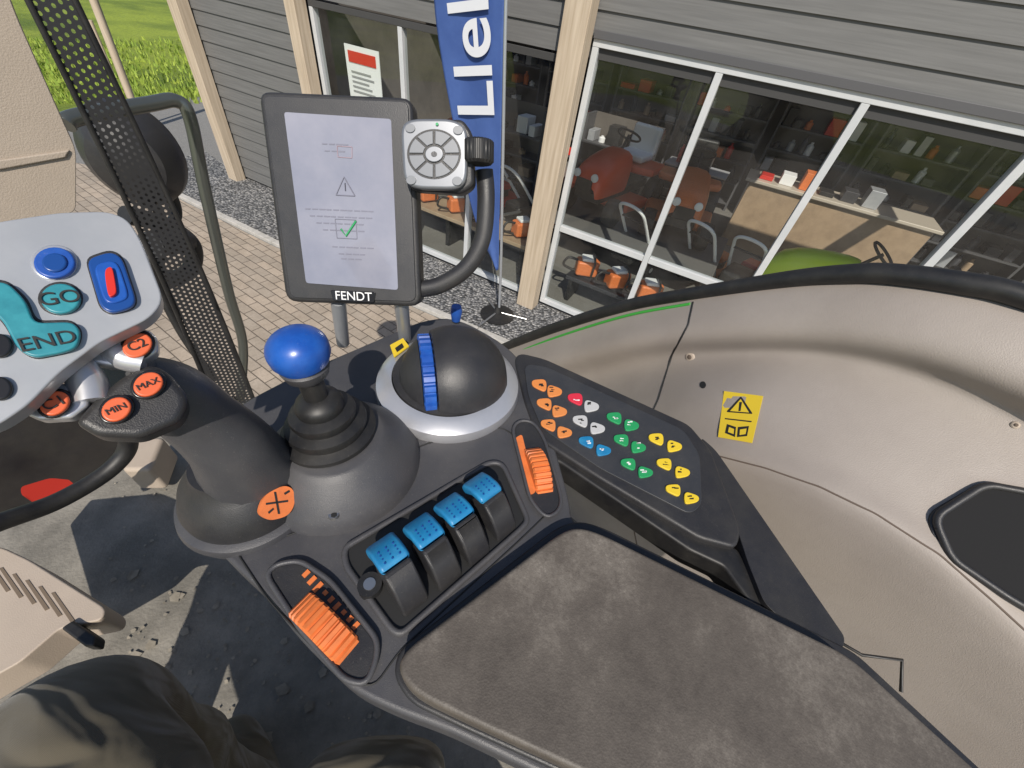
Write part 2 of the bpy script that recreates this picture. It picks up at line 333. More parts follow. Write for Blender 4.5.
# shop goods
def loc(u,v,z):     # where a thing of height z stands if its top is seen at (u,v)
    p=W(u,v,EYE-z)-S(0,0,0);return p.dot(T),p.dot(NI)
def mower(s,y,rot,col,z0=0):
    g=G("lawn_mower");c=S(s,y,0.03+z0);x=T*math.cos(rot)+NI*math.sin(rot);yv=-T*math.sin(rot)+NI*math.cos(rot)
    P=lambda a,b,z:c+x*(a+.85)+yv*b+UP*z
    prism3("deck",col,g,[P(a,b,.27) for a,b in ((-.3,-.22),(.2,-.24),(.36,-.1),(.36,.1),(.2,.24),(-.3,.22))],UP*-.14,.04)
    lathe("engine",black,g,[(.13,0),(.13,.09),(.1,.14),(.05,.16)],P(.05,0,.27),seg=24)
    prism3("cover",col,g,[P(a,b,.46) for a,b in ((-.1,-.14),(.18,-.12),(.18,.12),(-.1,.14))],UP*-.09,.03)
    for a,b in ((-.28,-.27),(-.28,.27),(.27,-.25),(.27,.25)): lathe("wheel",black,g,[(.09,-.02),(.1,-.01),(.1,.01),(.09,.02)],P(a,b,.1),yv,seg=24); lathe("hub",white,g,[(.04,-.025),(.04,.025)],P(a,b,.1),yv,seg=16)
    tube("handle",white,g,[P(-.25,-.2,.25),P(-.7,-.2,.78),P(-.86,-.17,.96),P(-.88,0,1.0),P(-.86,.17,.96),P(-.7,.2,.78),P(-.25,.2,.25)],.02)
    tube("cross_bar",black,g,[P(-.72,-.19,.8),P(-.72,.19,.8)],.014,False)
    prism3("grass_bag",black,g,[P(a,b,.5) for a,b in ((-.75,-.18),(-.3,-.2),(-.3,.2),(-.75,.18))],UP*-.28,.05)
def ride(s,y,rot,col,z0=0,seatc=None):
    g=G("garden_tractor");c=S(s,y,0.032+z0);x=T*math.cos(rot)+NI*math.sin(rot);yv=-T*math.sin(rot)+NI*math.cos(rot)
    P=lambda a,b,z:c+x*(a-.4)+yv*b+UP*z
    rows=[]
    for a,w,h in ((.95,.2,.5),(.9,.24,.68),(.6,.25,.8),(.2,.25,.86),(.12,.24,.84)):
        rows.append([P(a,-w,.35),P(a,-w,h-.1),P(a,-w*.7,h),P(a,w*.7,h),P(a,w,h-.1),P(a,w,.35)])
    loft("hood",col,g,rows,1,60)
    prism3("grille",black,g,[P(.953,b,zz) for b,zz in ((-.13,.42),(.13,.42),(.12,.56),(-.12,.56))],x*.012)
    box3("chassis",black,g,P(-.7,-.2,.25),x*1.5,yv*.4,UP*.12,.02);prism3("mower_deck",col,g,[P(a,b,.25) for a,b in ((-.25,-.5),(.35,-.45),(.35,.45),(-.25,.5))],UP*-.14,.04)
    prism3("rear_fender",col,g,[P(a,b,.62) for a,b in ((-.75,-.45),(-.2,-.45),(-.1,-.2),(-.1,.2),(-.2,.45),(-.75,.45))],UP*-.1,.04)
    st=seatc or black
    prism3("seat",st,g,[P(a,b,.74) for a,b in ((-.6,-.22),(-.2,-.22),(-.2,.22),(-.6,.22))],UP*-.1,.04);box3("seat_back",st,g,P(-.66,-.22,.7),x*.1,yv*.44,UP*.36,.04)
    for b in (-.17,.17): lathe("head_lamp",white,g,[(.05,0),(.05,.02),(.03,.03)],P(.94,b*.8,.6),x,seg=20)
    tube("steering_wheel",black,g,[P(.0+.17*math.cos(t)*.8,.17*math.sin(t),.98+.08*math.cos(t)) for t in [i*math.pi/6 for i in range(13)]],.014);tube("column",black,g,[P(.12,0,.8),P(0,0,.98)],.02)
    for a,b,r in ((.65,-.38,.18),(.65,.38,.18),(-.5,-.42,.25),(-.5,.42,.25)):
        lathe("tyre",black,g,[(r*.6,-.08),(r*.93,-.08),(r,-.04),(r,.04),(r*.93,.08),(r*.6,.08)],P(a,b,r),yv,seg=32);lathe("rim",white,g,[(r*.55,-.06),(r*.55,.06)],P(a,b,r),yv,seg=20)
for (u,v,c) in ((632,208,orange),(702,226,orange),(752,242,red),(510,170,orange),(455,150,red)):
    s,y=loc(u,v,1.0);mower(s,max(y,.3),1.35+random.uniform(-.25,.25),c)
lime=M("lime_plastic",(.66,.90,.03),.35);dkgrey=M("charcoal_plastic",(.04,.04,.045),.35);wood=M("counter_wood",(.40,.29,.19),.5,col2=(.32,.23,.15),ns=6)
def platform(s0,s1,y0,y1,h):
    p=G("display_platform");bs("deck_board",M("platform_grey",(.14,.135,.13),.6),p,s0,s1,y0,y1,h-.05,h,.01)
    for a in (s0+.05,s1-.1):
        for b in (y0+.05,y1-.1): bs("leg",black,p,a,a+.05,b,b+.05,.03,h-.052)
s,y=loc(830,250,1.12);platform(s-.9,s+.9,y-.55,y+.5,.26);ride(s+.05,y,2.95,lime,.24)
redor=M("red_orange_paint",(.72,.09,.025),.35)
s,y=loc(612,150,1.4);platform(s-.6,s+1.9,y-.75,y+.75,.55);ride(s,y,-1.75,redor,.53,white);ride(s+1.15,y+.1,-1.4,orange,.53)
s,y=loc(800,120,1.55);platform(s-.9,s+1.1,y-.8,y+.8,.7);ride(s,y,-1.7,dkgrey,.68)
s,y=loc(945,165,1.25);platform(s-.8,s+.8,y-.8,y+.8,.4);ride(s,y,-1.5,redor,.38)
s,y=loc(885,130,1.4);platform(s-.8,s+.8,y-.8,y+.8,.6);ride(s,y+.2,-1.9,orange,.58)
s,y=loc(455,110,1.1);ride(s,y,-1.5,redor,.1)
tcab=G("tool_cabinet");s,y=loc(694,172,1.2);bs("carcass",dkgrey,tcab,s-.45,s+.45,y,y+.45,.08,1.2,.01)
for i in range(8):
    bs("drawer_front",M("drawer_grey",(.07,.07,.075),.35),tcab,s-.42,s+.42,y-.012,y-.002,.14+i*.13,.255+i*.13,.004);bs("drawer_pull",steel,tcab,s-.38,s+.38,y-.024,y-.014,.235+i*.13,.248+i*.13)
bs("cabinet_top",M("top_grey",(.35,.35,.36),.5),tcab,s-.46,s+.46,y-.01,y+.46,1.203,1.23,.005)
for i in range(4): lathe("spray_can",[red,white,orange,steel][i],tcab,[(.035,0),(.035,.18),(.015,.2),(.015,.23)],S(s-.3+i*.15,y+.2,1.232),seg=16)
def shelf(s,y,n=5,w=1.3,seed=0,h=2.1):
    g=G("shelf_unit");R=random.Random(seed);gr=M("shelf_metal",(.08,.08,.085),.5)
    for a in (0,w): bs("upright",gr,g,s+a-.02,s+a+.02,y,y+.4,.03,h)
    bs("back_panel",M("slat_panel",(.12,.105,.09),.7),g,s+.02,s+w-.02,y+.38,y+.4,.03,h)
    cols=[red,orange,white,black,dkgrey,lgrey,dkgrey,gloss,dkgrey,gloss,wood]
    for i in range(n):
        z=.15+i*(h-.25)/n;bs("shelf_board",gr,g,s+.02,s+w-.02,y,y+.375,z,z+.03);x=s+.05
        while x<s+w-.25:
            ww=R.uniform(.08,.3);hh=R.uniform(.08,.3);m=R.choice(cols)
            if R.random()<.5: bs("boxed_goods",m,g,x,min(x+ww,s+w-.04),y+R.uniform(.02,.1),y+.36,z+.032,z+.032+hh,.008)
            elif R.random()<.8: lathe("canister",m,g,[(.06,0),(.06,hh*.7),(.025,hh*.85),(.025,hh)],S(x+.08,y+.18,z+.032),seg=14)
            x+=ww+R.uniform(.01,.1)
for i,s in enumerate((-4.6,-3.0,-1.4,.2,1.8,3.4,5.0,6.6)): shelf(s,5.9,seed=i,w=1.4)
for i,(s,y) in enumerate(((-2.6,2.6),(-1.0,3.4))): shelf(s,y,4,1.2,seed=20+i,h=1.5)
cg=G("shop_counter")
sa,ya=loc(752,178,1.12);sb_,yb=loc(925,212,1.12)
bs("counter_front",wood,cg,sa,sb_,ya,ya+.6,.03,1.07,.01);bs("counter_top",M("counter_top",(.5,.44,.36),.35),cg,sa-.08,sb_+.08,ya-.06,ya+.68,1.073,1.12,.01)
for i in range(6): bs("catalogue",[red,white,orange,black,dkgrey,lgrey][i],cg,sa+.1+i*.3,sa+.3+i*.3,ya+.1,ya+.4,1.123,1.18+.09*(i%3),.006)
def saw(s,y,z,rot):
    g=G("chainsaw");c=S(s,y,z);x=T*math.cos(rot)+NI*math.sin(rot);yv=-T*math.sin(rot)+NI*math.cos(rot);P=lambda a,b,zz:c+x*a+yv*b+UP*zz
    prism3("engine_body",orange,g,[P(a,b,.2) for a,b in ((-.15,-.09),(.1,-.1),(.14,0),(.1,.1),(-.15,.09))],UP*-.18,.03);box3("cover",white,g,P(-.1,-.07,.2),x*.16,yv*.14,UP*.04,.015)
    prism3("guide_bar",steel,g,[P(.12,-.03,.09),P(.5,-.03,.09),P(.56,0,.09),P(.5,.03,.09),P(.12,.03,.09)],UP*-.012)
    tube("front_handle",black,g,[P(.04,-.12,.05),P(.04,-.13,.22),P(.04,0,.27),P(.04,.12,.22)],.012);tube("rear_handle",black,g,[P(-.14,0,.18),P(-.26,0,.2),P(-.3,0,.1),P(-.14,0,.04)],.015)
st=G("display_bench");bs("bench_top",wood,st,-2.9,-.3,.35,.85,.42,.47,.01)
for s in (-2.8,-1.6,-.4): bs("bench_leg",black,st,s-.03,s+.03,.4,.8,.03,.418)
for i in range(5): saw(-2.6+i*.52,.6,.475,1.0+.2*(i%2))
bench2=G("display_bench");bs("bench_top",dkgrey,bench2,.3,1.9,.25,.65,.32,.37,.01);
for s in (.35,1.05,1.8): bs("bench_leg",black,bench2,s,s+.05,.27,.62,.03,.318)
for i in range(4): saw(.5+.40*i,.42,.375,.5+.3*(i%2))
po=G("wall_poster");bs("poster_sheet",white,po,-2.75,-2.25,.02,.028,1.4,2.1);bs("poster_band",red,po,-2.7,-2.3,.012,.018,1.95,2.05);bs("poster_picture",red,po,-2.68,-2.52,.012,.018,1.45,1.62)
for i in range(5): bs("poster_print",M("print_grey",(.3,.3,.3),.6),po,-2.68,-2.35-.04*(i%3),.012,.018,1.68+i*.045,1.695+i*.045)
# --- flag
fl=G("banner_flag"); fb=W(497,316,EYE); FP=Pl(fb,-NI)
flagm=M("flag_fabric",(.035,.08,.26),.7,col2=(.05,.105,.31),ns=3,bump=.3,bs=40)
rows=[]
prof=[(430,-60,508),(433,0,504),(441,50,503),(450,100,502),(459,150,501),(468,200,500),(478,235,499),(489,256,499),(496,270,498.5)]
for (l,v,r) in prof:
    rw=[]
    for k in range(9):
        t=k/8; p=FP.pt(l+(r-l)*t,v,0); rw.append(p+NI*(-.022*math.sin(t*7+v*.02)*(1-t)))
    rows.append(rw)
loft("fabric",flagm,fl,rows,2,thick=.002)
tube("pole",M("pole_grey",(.4,.42,.45),.3,.5),fl,[FP.pt(499,312),FP.pt(501,262),FP.pt(503,150),FP.pt(506,0),FP.pt(510,-70)],.014)
lathe("ground_base",black,fl,[(.2,0),(.2,.02),(.05,.05),(.03,.12)],Vector((fb.x,fb.y,.012)),seg=32)
for a in range(3): tube("base_leg",steel,fl,[Vector((fb.x,fb.y,.06)),Vector((fb.x+.35*math.cos(a*2.1),fb.y+.35*math.sin(a*2.1),.03))],.012)
ft_=text("lettering","LIel",M("flag_white",(.62,.64,.68),.7),fl,FP,(474,62),(467,-30),.54,.026);ft_.data.offset=.006
# --- stick in the grass
sg=G("wooden_stake");tube("stake",timber,sg,[WH(131,98,11),WH(86,-20,11)],.06,False);tube("brace",timber,sg,[WH(118,88,11.1),WH(90,20,11.1)],.03,False)
# ================================================================ CAB STRUCTURE
C=Pl((0,0,EYE-.45),(0,0,1))
fp=G("cab_side_panel")
def row(K,l): return [WK(u,v,K) for u,v in l]
R=[row(.82,[(485,352),(560,325),(625,306),(690,295),(790,281),(890,277),(1024,300),(1180,360)]),
 row(.79,[(495,362),(572,338),(638,319),(698,306),(793,294),(890,292),(1024,318),(1180,385)]),
 row(.755,[(505,372),(582,350),(645,332),(706,325),(797,320),(890,326),(1024,364),(1180,455)]),
 row(.75,[(512,380),(590,360),(650,343),(714,342),(800,339),(890,348),(1024,392),(1180,488)]),
 row(.785,[(522,390),(597,370),(656,352),(722,350),(800,347),(890,358),(1024,406),(1180,508)]),
 row(.775,[(530,402),(600,384),(657,368),(722,360),(797,358),(889,374),(1022,426),(1165,530)]),
 row(.69,[(535,428),(604,414),(655,402),(712,392),(780,400),(885,438),(1010,510),(1130,610)]),
 row(.64,[(540,450),(605,438),(655,432),(704,432),(767,446),(882,492),(1003,578),(1105,675)]),
 row(.605,[(543,458),(606,448),(655,443),(703,446),(765,462),(878,508),(996,596),(1095,700)]),
 row(.60,[(548,475),(608,466),(655,465),(702,470),(761,486),(868,534),(980,624),(1078,730)]),
 row(.635,[(565,520),(615,520),(660,530),(705,555),(760,600),(850,680),(950,780),(1030,880)]),
 row(.63,[(585,570),(620,580),(660,600),(700,640),(755,700),(830,780),(920,880),(980,980)])]
fpo=loft("fender_moulding",beige,fp,R,2)
bpy.context.view_layer.update()
BV=BVHTree.FromObject(fpo,bpy.context.evaluated_depsgraph_get())
def hit(u,v):
    l,n,_,_=BV.ray_cast(CAM,ray(u,v).normalized());
    if l is None: return WK(u,v,.65),Vector((-.65,-.75,.5)).normalized()
    if n.dot(CAM-l)<0:n=-n
    return l,n
def onfp(u,v,o=.002):
    l,n=hit(u,v);return l+n*o
def dens(pts,k=4):
    o=[]
    for i in range(len(pts)-1):
        for j in range(k): o.append(tuple(pts[i][q]+(pts[i+1][q]-pts[i][q])*j/k for q in (0,1)))
    return o+[pts[-1]]
def groove(name,pts,r,mat): tube(name,mat,fp,[onfp(u,v,-.0003) for u,v in dens(pts)],r)
sb_m=M("seam_brown",(.12,.09,.07),.8)
groove("panel_seam",[(693,302),(688,325),(672,355),(658,400),(640,440)],.0020,ink)
groove("panel_seam",[(703,452),(765,468),(820,487),(876,514),(940,555),(994,602),(1030,635)],.0014,sb_m)
groove("panel_seam",[(640,440),(628,500),(640,560)],.002,sb_m)
for u,v,r in ((690,357,.011),(1015,425,.005)):
    l,n=hit(u,v);lathe("bolt_cap",beige2,fp,arcprof(r,.003),l,n,24);lathe("bolt_head",sb_m,fp,arcprof(r*.5,.002,z0=.002),l,n,16)
l,n=hit(703,385);lathe("plug_hole",ink,fp,[(.006,0),(.006,.001)],l,n,20,sy=1.6)
# window seal
sl=G("window_seal");sp=[(470,362),(515,343),(560,326),(625,306),(690,294),(790,279),(850,274),(890,274),(960,283),(1024,297),(1180,357)]
tube("rubber_seal",black,sl,[WK(u,v,.815) for u,v in sp],[.014,.016,.016,.015,.014,.015,.016,.016,.016,.015,.014])
tube("green_strip",M("green_strip",(.05,.35,.05),.4),sl,[WK(u,v+10,.80) for u,v in sp[1:5]],.0035)
# label
wl=G("warning_label");qs=[(724,391),(763,396),(752,443),(718,437)];pp=[hit(*q)[0] for q in qs];WP=pl3(pp[0],pp[1],pp[3])
prism("label",yellow,wl,WP,qs,.002,.001,0);wp=.0024
prism("label_triangle",ink,wl,WP,[(741,396),(753,414),(726,412)],wp,.0003,r=2);prism("label_triangle_fill",yellow,wl,WP,[(740.7,399),(749,412.5),(730,411)],wp+.0004,.0003)
prism("label_mark",ink,wl,WP,[(739.5,402),(742,402),(740.5,411),(738.5,411)],wp+.0008,.0003)
for a in ([(725,418),(752,421),(751,422.2),(725,419.2)],[(727,424),(736,427),(735,437),(725,433)],[(738,427),(749,426),(747,436),(737,437)]): prism("label_print",ink,wl,WP,a,wp,.0003)
prism("label_print2",yellow,wl,WP,[(729,427),(734,429),(733.5,434),(728,432)],wp+.0004,.0003);prism("label_print2",yellow,wl,WP,[(740,429.5),(746.5,428.5),(745.5,434),(739.5,435)],wp+.0004,.0003)
# speaker recess
spk=G("door_speaker");pp=[hit(u,v) for u,v in ((945,535),(1000,520),(1000,590))];SP=pl3(pp[0][0],pp[1][0],pp[2][0])
so=[(928,514),(985,480),(1040,490),(1075,540),(1080,640),(1010,600),(950,560),(932,538)]
prism("bezel",plast2,spk,SP,so,.003,.03,.003,r=14);prism("tray",M("tray_grey",(.014,.014,.015),.8,spec=.2),spk,SP,[(938,519),(985,487),(1037,497),(1068,543),(1070,628),(1007,594),(953,556)],.0045,.002,.0,r=12)
rp_=[SP.pt(u,v,.005) for u,v in rnd([(934,517),(985,484),(1038,494),(1070,541),(1074,634),(1008,597),(951,558)],12)];tube("tray_lip",plast2,spk,rp_+[rp_[0]],.005,False,10)
# wire hook
hk=G("wire_hook");tube("wire",black,hk,[W(826,634,.60),W(862,655,.58),W(902,660,.58),W(901,692,.60)],.0022,False);prism3("clip",plast2,hk,[W(822,642,.5),W(850,655,.5),W(852,664,.5),W(824,652,.5)],UP*-.02,.002)
# floor
fg=G("cab_floor")
fpts=[W(u,v,1.12) for u,v in ((60,505),(118,462),(140,440),(235,402),(330,385),(470,420),(600,540),(700,660),(900,900),(200,1100),(-500,1000),(-300,700),(-60,560),(0,530))]
prism3("floor_mat",mat_floor,fg,fpts,UP*-.04,.004)
lf=bmesh.new();RR=random.Random(3)
for i in range(320):
    u=RR.uniform(110,420);v=RR.uniform(480,760);p=W(u,v,1.118);r=RR.uniform(.002,.007) if i%9 else RR.uniform(.010,.02);a0_=RR.uniform(0,6.28)
    vs=[lf.verts.new(p+Vector((r*RR.uniform(.5,1)*math.cos(a0_+k*1.25),r*RR.uniform(.4,1)*math.sin(a0_+k*1.25),.001+RR.uniform(0,.003)))) for k in range(5)]
    lf.faces.new(vs)
finish(lf,"mud_crumbs",M("dried_mud",(.30,.27,.22),.9,col2=(.15,.13,.1),ns=20),fg,recalc=False)
# door frame lower left
dfr=G("cab_door_frame");tube("frame",black,dfr,[WH(-60,545,.95),WH(0,522,.95),WH(60,500,.95),WH(112,468,.95),WH(128,440,.95),WH(100,405,.95)],.018)
tube("frame_inner",plast2,dfr,[WH(-60,420,1.0),WH(0,408,1.0),WH(60,400,1.0),WH(100,405,1.0)],.02)
box3("sill_trim",beige2,dfr,W(120,470,1.0),W(150,470,1.0)-W(120,470,1.0),W(136,436,1.0)-W(120,470,1.0),UP*-.1,.012)
mg=G("yard_shade_sheet");prism3("shade_panel",plast2,mg,[WH(u,v,1.6) for u,v in rnd([(-90,470),(-60,418),(30,408),(100,410),(122,440),(108,480),(40,515),(-60,560)],10)],Vector((0,0,-.06)),.02)  # dark sheet added in place of the shadowed asphalt outside the door
sb=G("seat_side_console");SBp=Pl((0,0,EYE-.85),(0,0,1))
prism("housing",beige2,sb,SBp,[(-120,560),(0,546),(30,560),(106,608),(102,620),(60,628),(20,662),(-120,740)],0,.07,.015,r=8)
for i in range(6): 
    a=-14+i*13;b=562+i*6.2;prism("slot",M("slot_brown",(.16,.12,.085),.8),sb,SBp,[(a,b),(a+3.5,b-1),(a+24,b+28),(a+20,b+30)],.001,.004)
prism("latch",black,sb,SBp,[(60,628),(72,620),(96,636),(94,646),(84,646)],.01,.03,.004)
# pillars left
pc=G("cab_corner_pillar");PP=Pl(WH(40,100,.82),(CAM-WH(40,100,.82)).normalized()+Vector((.3,-.3,0)))
prism("trim",M("pillar_tan_shaded",(.32,.265,.21),.6,col2=(.36,.30,.24),ns=5,bump=.3,bs=600,dust=.2),pc,PP,[(-80,-40),(-5,-40),(18,20),(58,110),(76,150),(76,212),(40,220),(-80,235)],0,.05,.012,r=8)  # beige trim colour darkened to carry the shade on this pillar
prism("trim_step",MC["pillar_tan_shaded"],pc,PP,[(-80,165),(0,160),(70,150),(66,158),(0,170),(-80,176)],.004,.006,.002)
perf=bpy.data.materials.new("perforated_steel");perf.use_nodes=True;nt=perf.node_tree;b=nt.nodes["Principled BSDF"];b.inputs["Base Color"].default_value=(.03,.03,.032,1);b.inputs["Roughness"].default_value=.45
g=G("perforated_guard");a0=WH(50,0,1.15);a1=WH(232,398,1.15);ax=(a1-a0).normalized();nn=(CAM-(a0+a1)/2).normalized();wx=ax.cross(nn).normalized();n2=wx.cross(ax)
tc=nt.nodes.new("ShaderNodeTexCoord");L=nt.links.new
def dotp(v):
    d=nt.nodes.new("ShaderNodeVectorMath");d.operation='DOT_PRODUCT';L(tc.outputs["Object"],d.inputs[0]);d.inputs[1].default_value=v;return d.outputs["Value"]
def mth(op,a,b=None,c=None):
    m=nt.nodes.new("ShaderNodeMath");m.operation=op
    for i,x in enumerate((a,b,c)):
        if x is None: continue
        if isinstance(x,(int,float)): m.inputs[i].default_value=x
        else: L(x,m.inputs[i])
    return m.outputs[0]
k=1/.012;pa=mth('MULTIPLY',dotp(ax),k);pb=mth('MULTIPLY',dotp(wx),k*1.15);rw=mth('FLOOR',pb);sh2=mth('MULTIPLY',mth('MODULO',rw,2.0),.5)
fa=mth('SUBTRACT',mth('FRACT',mth('ADD',mth('ADD',pa,1000.0),sh2)),.5);fb2=mth('SUBTRACT',mth('SUBTRACT',pb,rw),.5)
dd=mth('SQRT',mth('ADD',mth('MULTIPLY',fa,fa),mth('MULTIPLY',fb2,fb2)));hole=mth('GREATER_THAN',dd,.25);L(hole,b.inputs["Alpha"])
sgn_=1 if wx.dot(Vector((1,0,0)))>0 else -1
hwid=lambda t:.024+.026*t
ctr=lambda t:a0.lerp(a1,t*1.15-.08)+wx*(sgn_*(.012*math.sin(t*math.pi)))
bm=bmesh.new();vs=[]
for i in range(15):
    t=i/14;vs.append((bm.verts.new(ctr(t)-wx*hwid(t)),bm.verts.new(ctr(t)+wx*hwid(t))))
for i in range(14): bm.faces.new((vs[i][0],vs[i][1],vs[i+1][1],vs[i+1][0]))
finish(bm,"mesh_plate",perf,g)
for sgn in (-1,1): tube("edge",black,g,[ctr(t)+wx*sgn*(hwid(t)+.003) for t in [i/10 for i in range(11)]],.005)
hr=G("handrail");tube("rail",M("rail_metal",(.16,.17,.155),.3,.7),hr,[WH(66,125,1.25),WH(78,117,1.27),WH(150,104,1.35),WH(176,101,1.38),WH(190,118,1.38),WH(205,190,1.38),WH(228,290,1.38),WH(243,345,1.38),WH(240,400,1.36)],.015)
mr=G("rear_view_mirror");mp0=WH(134,156,1.55);md=(WH(90,210,1.2)-mp0).normalized()
lathe("housing",plast2,mr,[(.02,-.09),(.09,-.07),(.125,-.02),(.13,.02),(.12,.035)],mp0,-md,40,sx=.85)
tube("arm",black,mr,[mp0,WH(165,185,1.6),WH(176,215,1.6),WH(160,240,1.5),WH(158,300,1.45)],.016)
tube("arm_lower",black,mr,[WH(125,215,1.45),WH(165,225,1.5),WH(192,245,1.5),WH(190,270,1.5),WH(165,282,1.45)],.024)
tube("clamp",plast2,mr,[WH(150,245,1.4),WH(185,240,1.5)],.035)
tube("cable",black,mr,[WH(140,200,1.5),WH(160,216,1.5),WH(150,262,1.45),WH(180,330,1.4),WH(215,380,1.35)],.012)
tl=G("red_object");prism3("lens",red,tl,[WH(u,v,1.5) for u,v in rnd([(20,487),(50,478),(72,480),(60,492),(22,497)],5)],UP*-.05,.006)  # unidentified red thing, shaped as a plain rounded block
# ================================================================ CONSOLE
cs=G("armrest_console")
out=[(455,316),(500,340),(524,362),(548,420),(570,500),(572,522),(612,545),(850,660),(1010,800),(900,930),(700,850),(560,785),(450,732),(395,712),(350,690),(300,640),(262,592),(232,565),(208,540),(192,510),(190,480),(207,430),(242,402),(300,372),(380,338),(420,320)]
prism("body",plast,cs,C,out,0,.05,.016,r=22,seg=4)
prism("lower_body",plast2,cs,C,[(455,330),(520,380),(560,520),(840,670),(960,800),(860,900),(600,780),(400,700),(310,625),(245,560),(215,500),(260,420),(330,375)],-.05,.07,.02,r=18)
cu=[(398,672),(402,652),(560,532),(578,526),(600,532),(850,655),(1000,790),(900,900),(720,835),(600,782),(470,722),(415,695)]
prism("cushion_skirt",plast2,cs,C,[(393,676),(398,650),(558,526),(580,520),(604,527),(856,652),(1010,795),(900,912),(720,845),(598,790),(466,730),(410,703)],.004,.02,.005,r=14)
prism("cushion",leath,cs,C,cu,.03,.028,.015,r=22,seg=6)
pit=[(344,548),(490,462),(503,464),(528,520),(522,528),(402,634),(392,630),(346,566)]
prism("lever_pit",ink,cs,C,pit,.001,.004,0,r=8)
def rim(name,pts,r,mat,off=.002,rr=8):
    p=[C.pt(u,v,off) for u,v in rnd(pts,rr)]
    tube(name,mat,cs,p+[p[0]],r,False,10)
rim("pit_rim",pit,.0035,plast)
rim("deck_parting_line",[(232,545),(262,545),(330,520),(380,470),(420,445),(500,425),(520,440),(556,505),(520,540),(400,650),(372,690),(330,665),(268,600)],.0009,ink,.0005,16)
e1=(C.pt(482,492)-C.pt(385,560)).normalized();e2=Vector((e1.y,-e1.x,0))
if (C.pt(410,595)-C.pt(385,560)).dot(e2)<0:e2=-e2
lv=[(391,559),(427,537),(457,515),(485,493)]
def lever(u,v):
    c=C.pt(u,v,.033);w=.0158
    def ex(name,mat,pr,ww,bev):
        prism3(name,mat,cs,[c-e1*ww+e2*a+UP*z for a,z in pr],e1*2*ww,bev)
    ex("lever_cap",cblue,[(-.027,-.006),(-.023,.004),(-.010,.0115),(.002,.0145),(.010,.0135),(.0145,.007),(-.004,.002),(-.018,-.012)],w,.004)
    ex("lever_body",plast2,[(.015,.0105),(.018,.009),(.031,-.003),(.044,-.020),(.047,-.033),(-.008,-.031),(-.010,-.013),(-.002,.001)],w*.93,.004)
    for i in range(4):
        for j in range(3): lathe("grip_dot",dblue,cs,[(.0013,0),(.0009,.0009)],c+e1*(j-1)*.008+e2*(-.008+i*.0045)+UP*(.0122+.0007*i),UP,8)
for l in lv: lever(*l)
lathe("socket",black,cs,[(.012,0),(.012,.012),(.007,.012)],C.pt(371,588),UP,24);lathe("socket_core",steel,cs,[(.006,0),(.006,.013)],C.pt(371,588),UP,24)
def wheel(a,b,hw,r,zc,housing,ribs=34):
    p=C.pt(*a);q=C.pt(*b);d=(q-p).normalized();n=d.cross(UP).normalized();m=(p+q)/2+UP*zc
    lathe("thumb_wheel",orange,cs,[(r*.93,-hw),(r,-hw*.85),(r,hw*.85),(r*.93,hw)],m,n,ribs*6,mod=lambda t,j:1 if math.sin(t*ribs)>-.2 else .925,xd=d,smooth=30)
    prism("wheel_housing",plast2,cs,C,housing,.005,.01,.004,r=10);
hA=[(266,575),(276,564),(300,560),(330,580),(378,640),(376,662),(366,684),(345,680),(300,628)];hB=[(512,428),(520,420),(534,422),(545,440),(562,500),(558,512),(546,518),(530,500)]
wheel((293,597),(358,662),.013,.043,-.018,hA);wheel((527,440),(549,508),.012,.042,-.018,hB)
rim("housing_rim",hA,.0028,plast,.005,10);rim("housing_rim",hB,.0024,plast,.005,10)
for i in range(9):
    u=306+i*6.2;v=571+i*6.5;h=3+(i%3)*1.2+(2 if i<3 else 0)
    prism("scale_mark",orange,cs,C,[(u-h*.9,v+h*.8),(u+h*.3,v-h*.4),(u+h*.3+3,v-h*.4+3),(u-h*.9+3,v+h*.8+3)],.0062,.001)
prism("scale_strip",orange,cs,C,[(515,438),(522,434),(536,492),(530,495)],.0062,.001,r=3)
for u,v in ((334,515),(388,423)): lathe("screw",steel,cs,[(.0065,0),(.0055,.003)],C.pt(u,v,.022 if v>500 else .012),UP,20);lathe("screw_socket",ink,cs,[(.0035,0),(.003,.0008)],C.pt(u,v,.025 if v>500 else .015),UP,6)
# blue knob lever
kb=G("blue_knob_lever");b1=C.pt(342,462)
lathe("dome",plast,kb,[(.098,-.01),(.097,.006),(.090,.018),(.077,.034),(.064,.048),(.058,.054),(.054,.056)],b1,UP,80)
KA=Vector((-.07,.02,1)).normalized();o=b1+Vector((-.006,.004,.056))
kzz=onvert(o,350)-.005;bh=kzz-o.z
prof=[(.052,0),(.053,.006),(.043,.010),(.045,.016),(.044,.020),(.034,.024),(.036,.030),(.035,.034),(.025,.038),(.026,.044),(.023,.05),(.012,.056)]
kk=bh*.50/.056
lathe("bellows",black,kb,[(r,z*kk) for r,z in prof],o,KA,64)
kc=o+KA*bh
lathe("stem",black,kb,[(.0125,0),(.0125,bh*.6)],o+KA*bh*.35,KA,32)
lathe("collar",plast,kb,[(.015,-.036),(.021,-.030),(.024,-.020),(.018,-.014)],kc,KA,48)
lathe("knob",blue,kb,[(.012,-.020),(.024,-.016),(.0285,-.007),(.029,.001)]+[(.029*math.cos(t)+1e-4,.001+.023*math.sin(t)) for t in [i*math.pi/20 for i in range(1,11)]],kc,Vector((-.15,.0,1)),64)
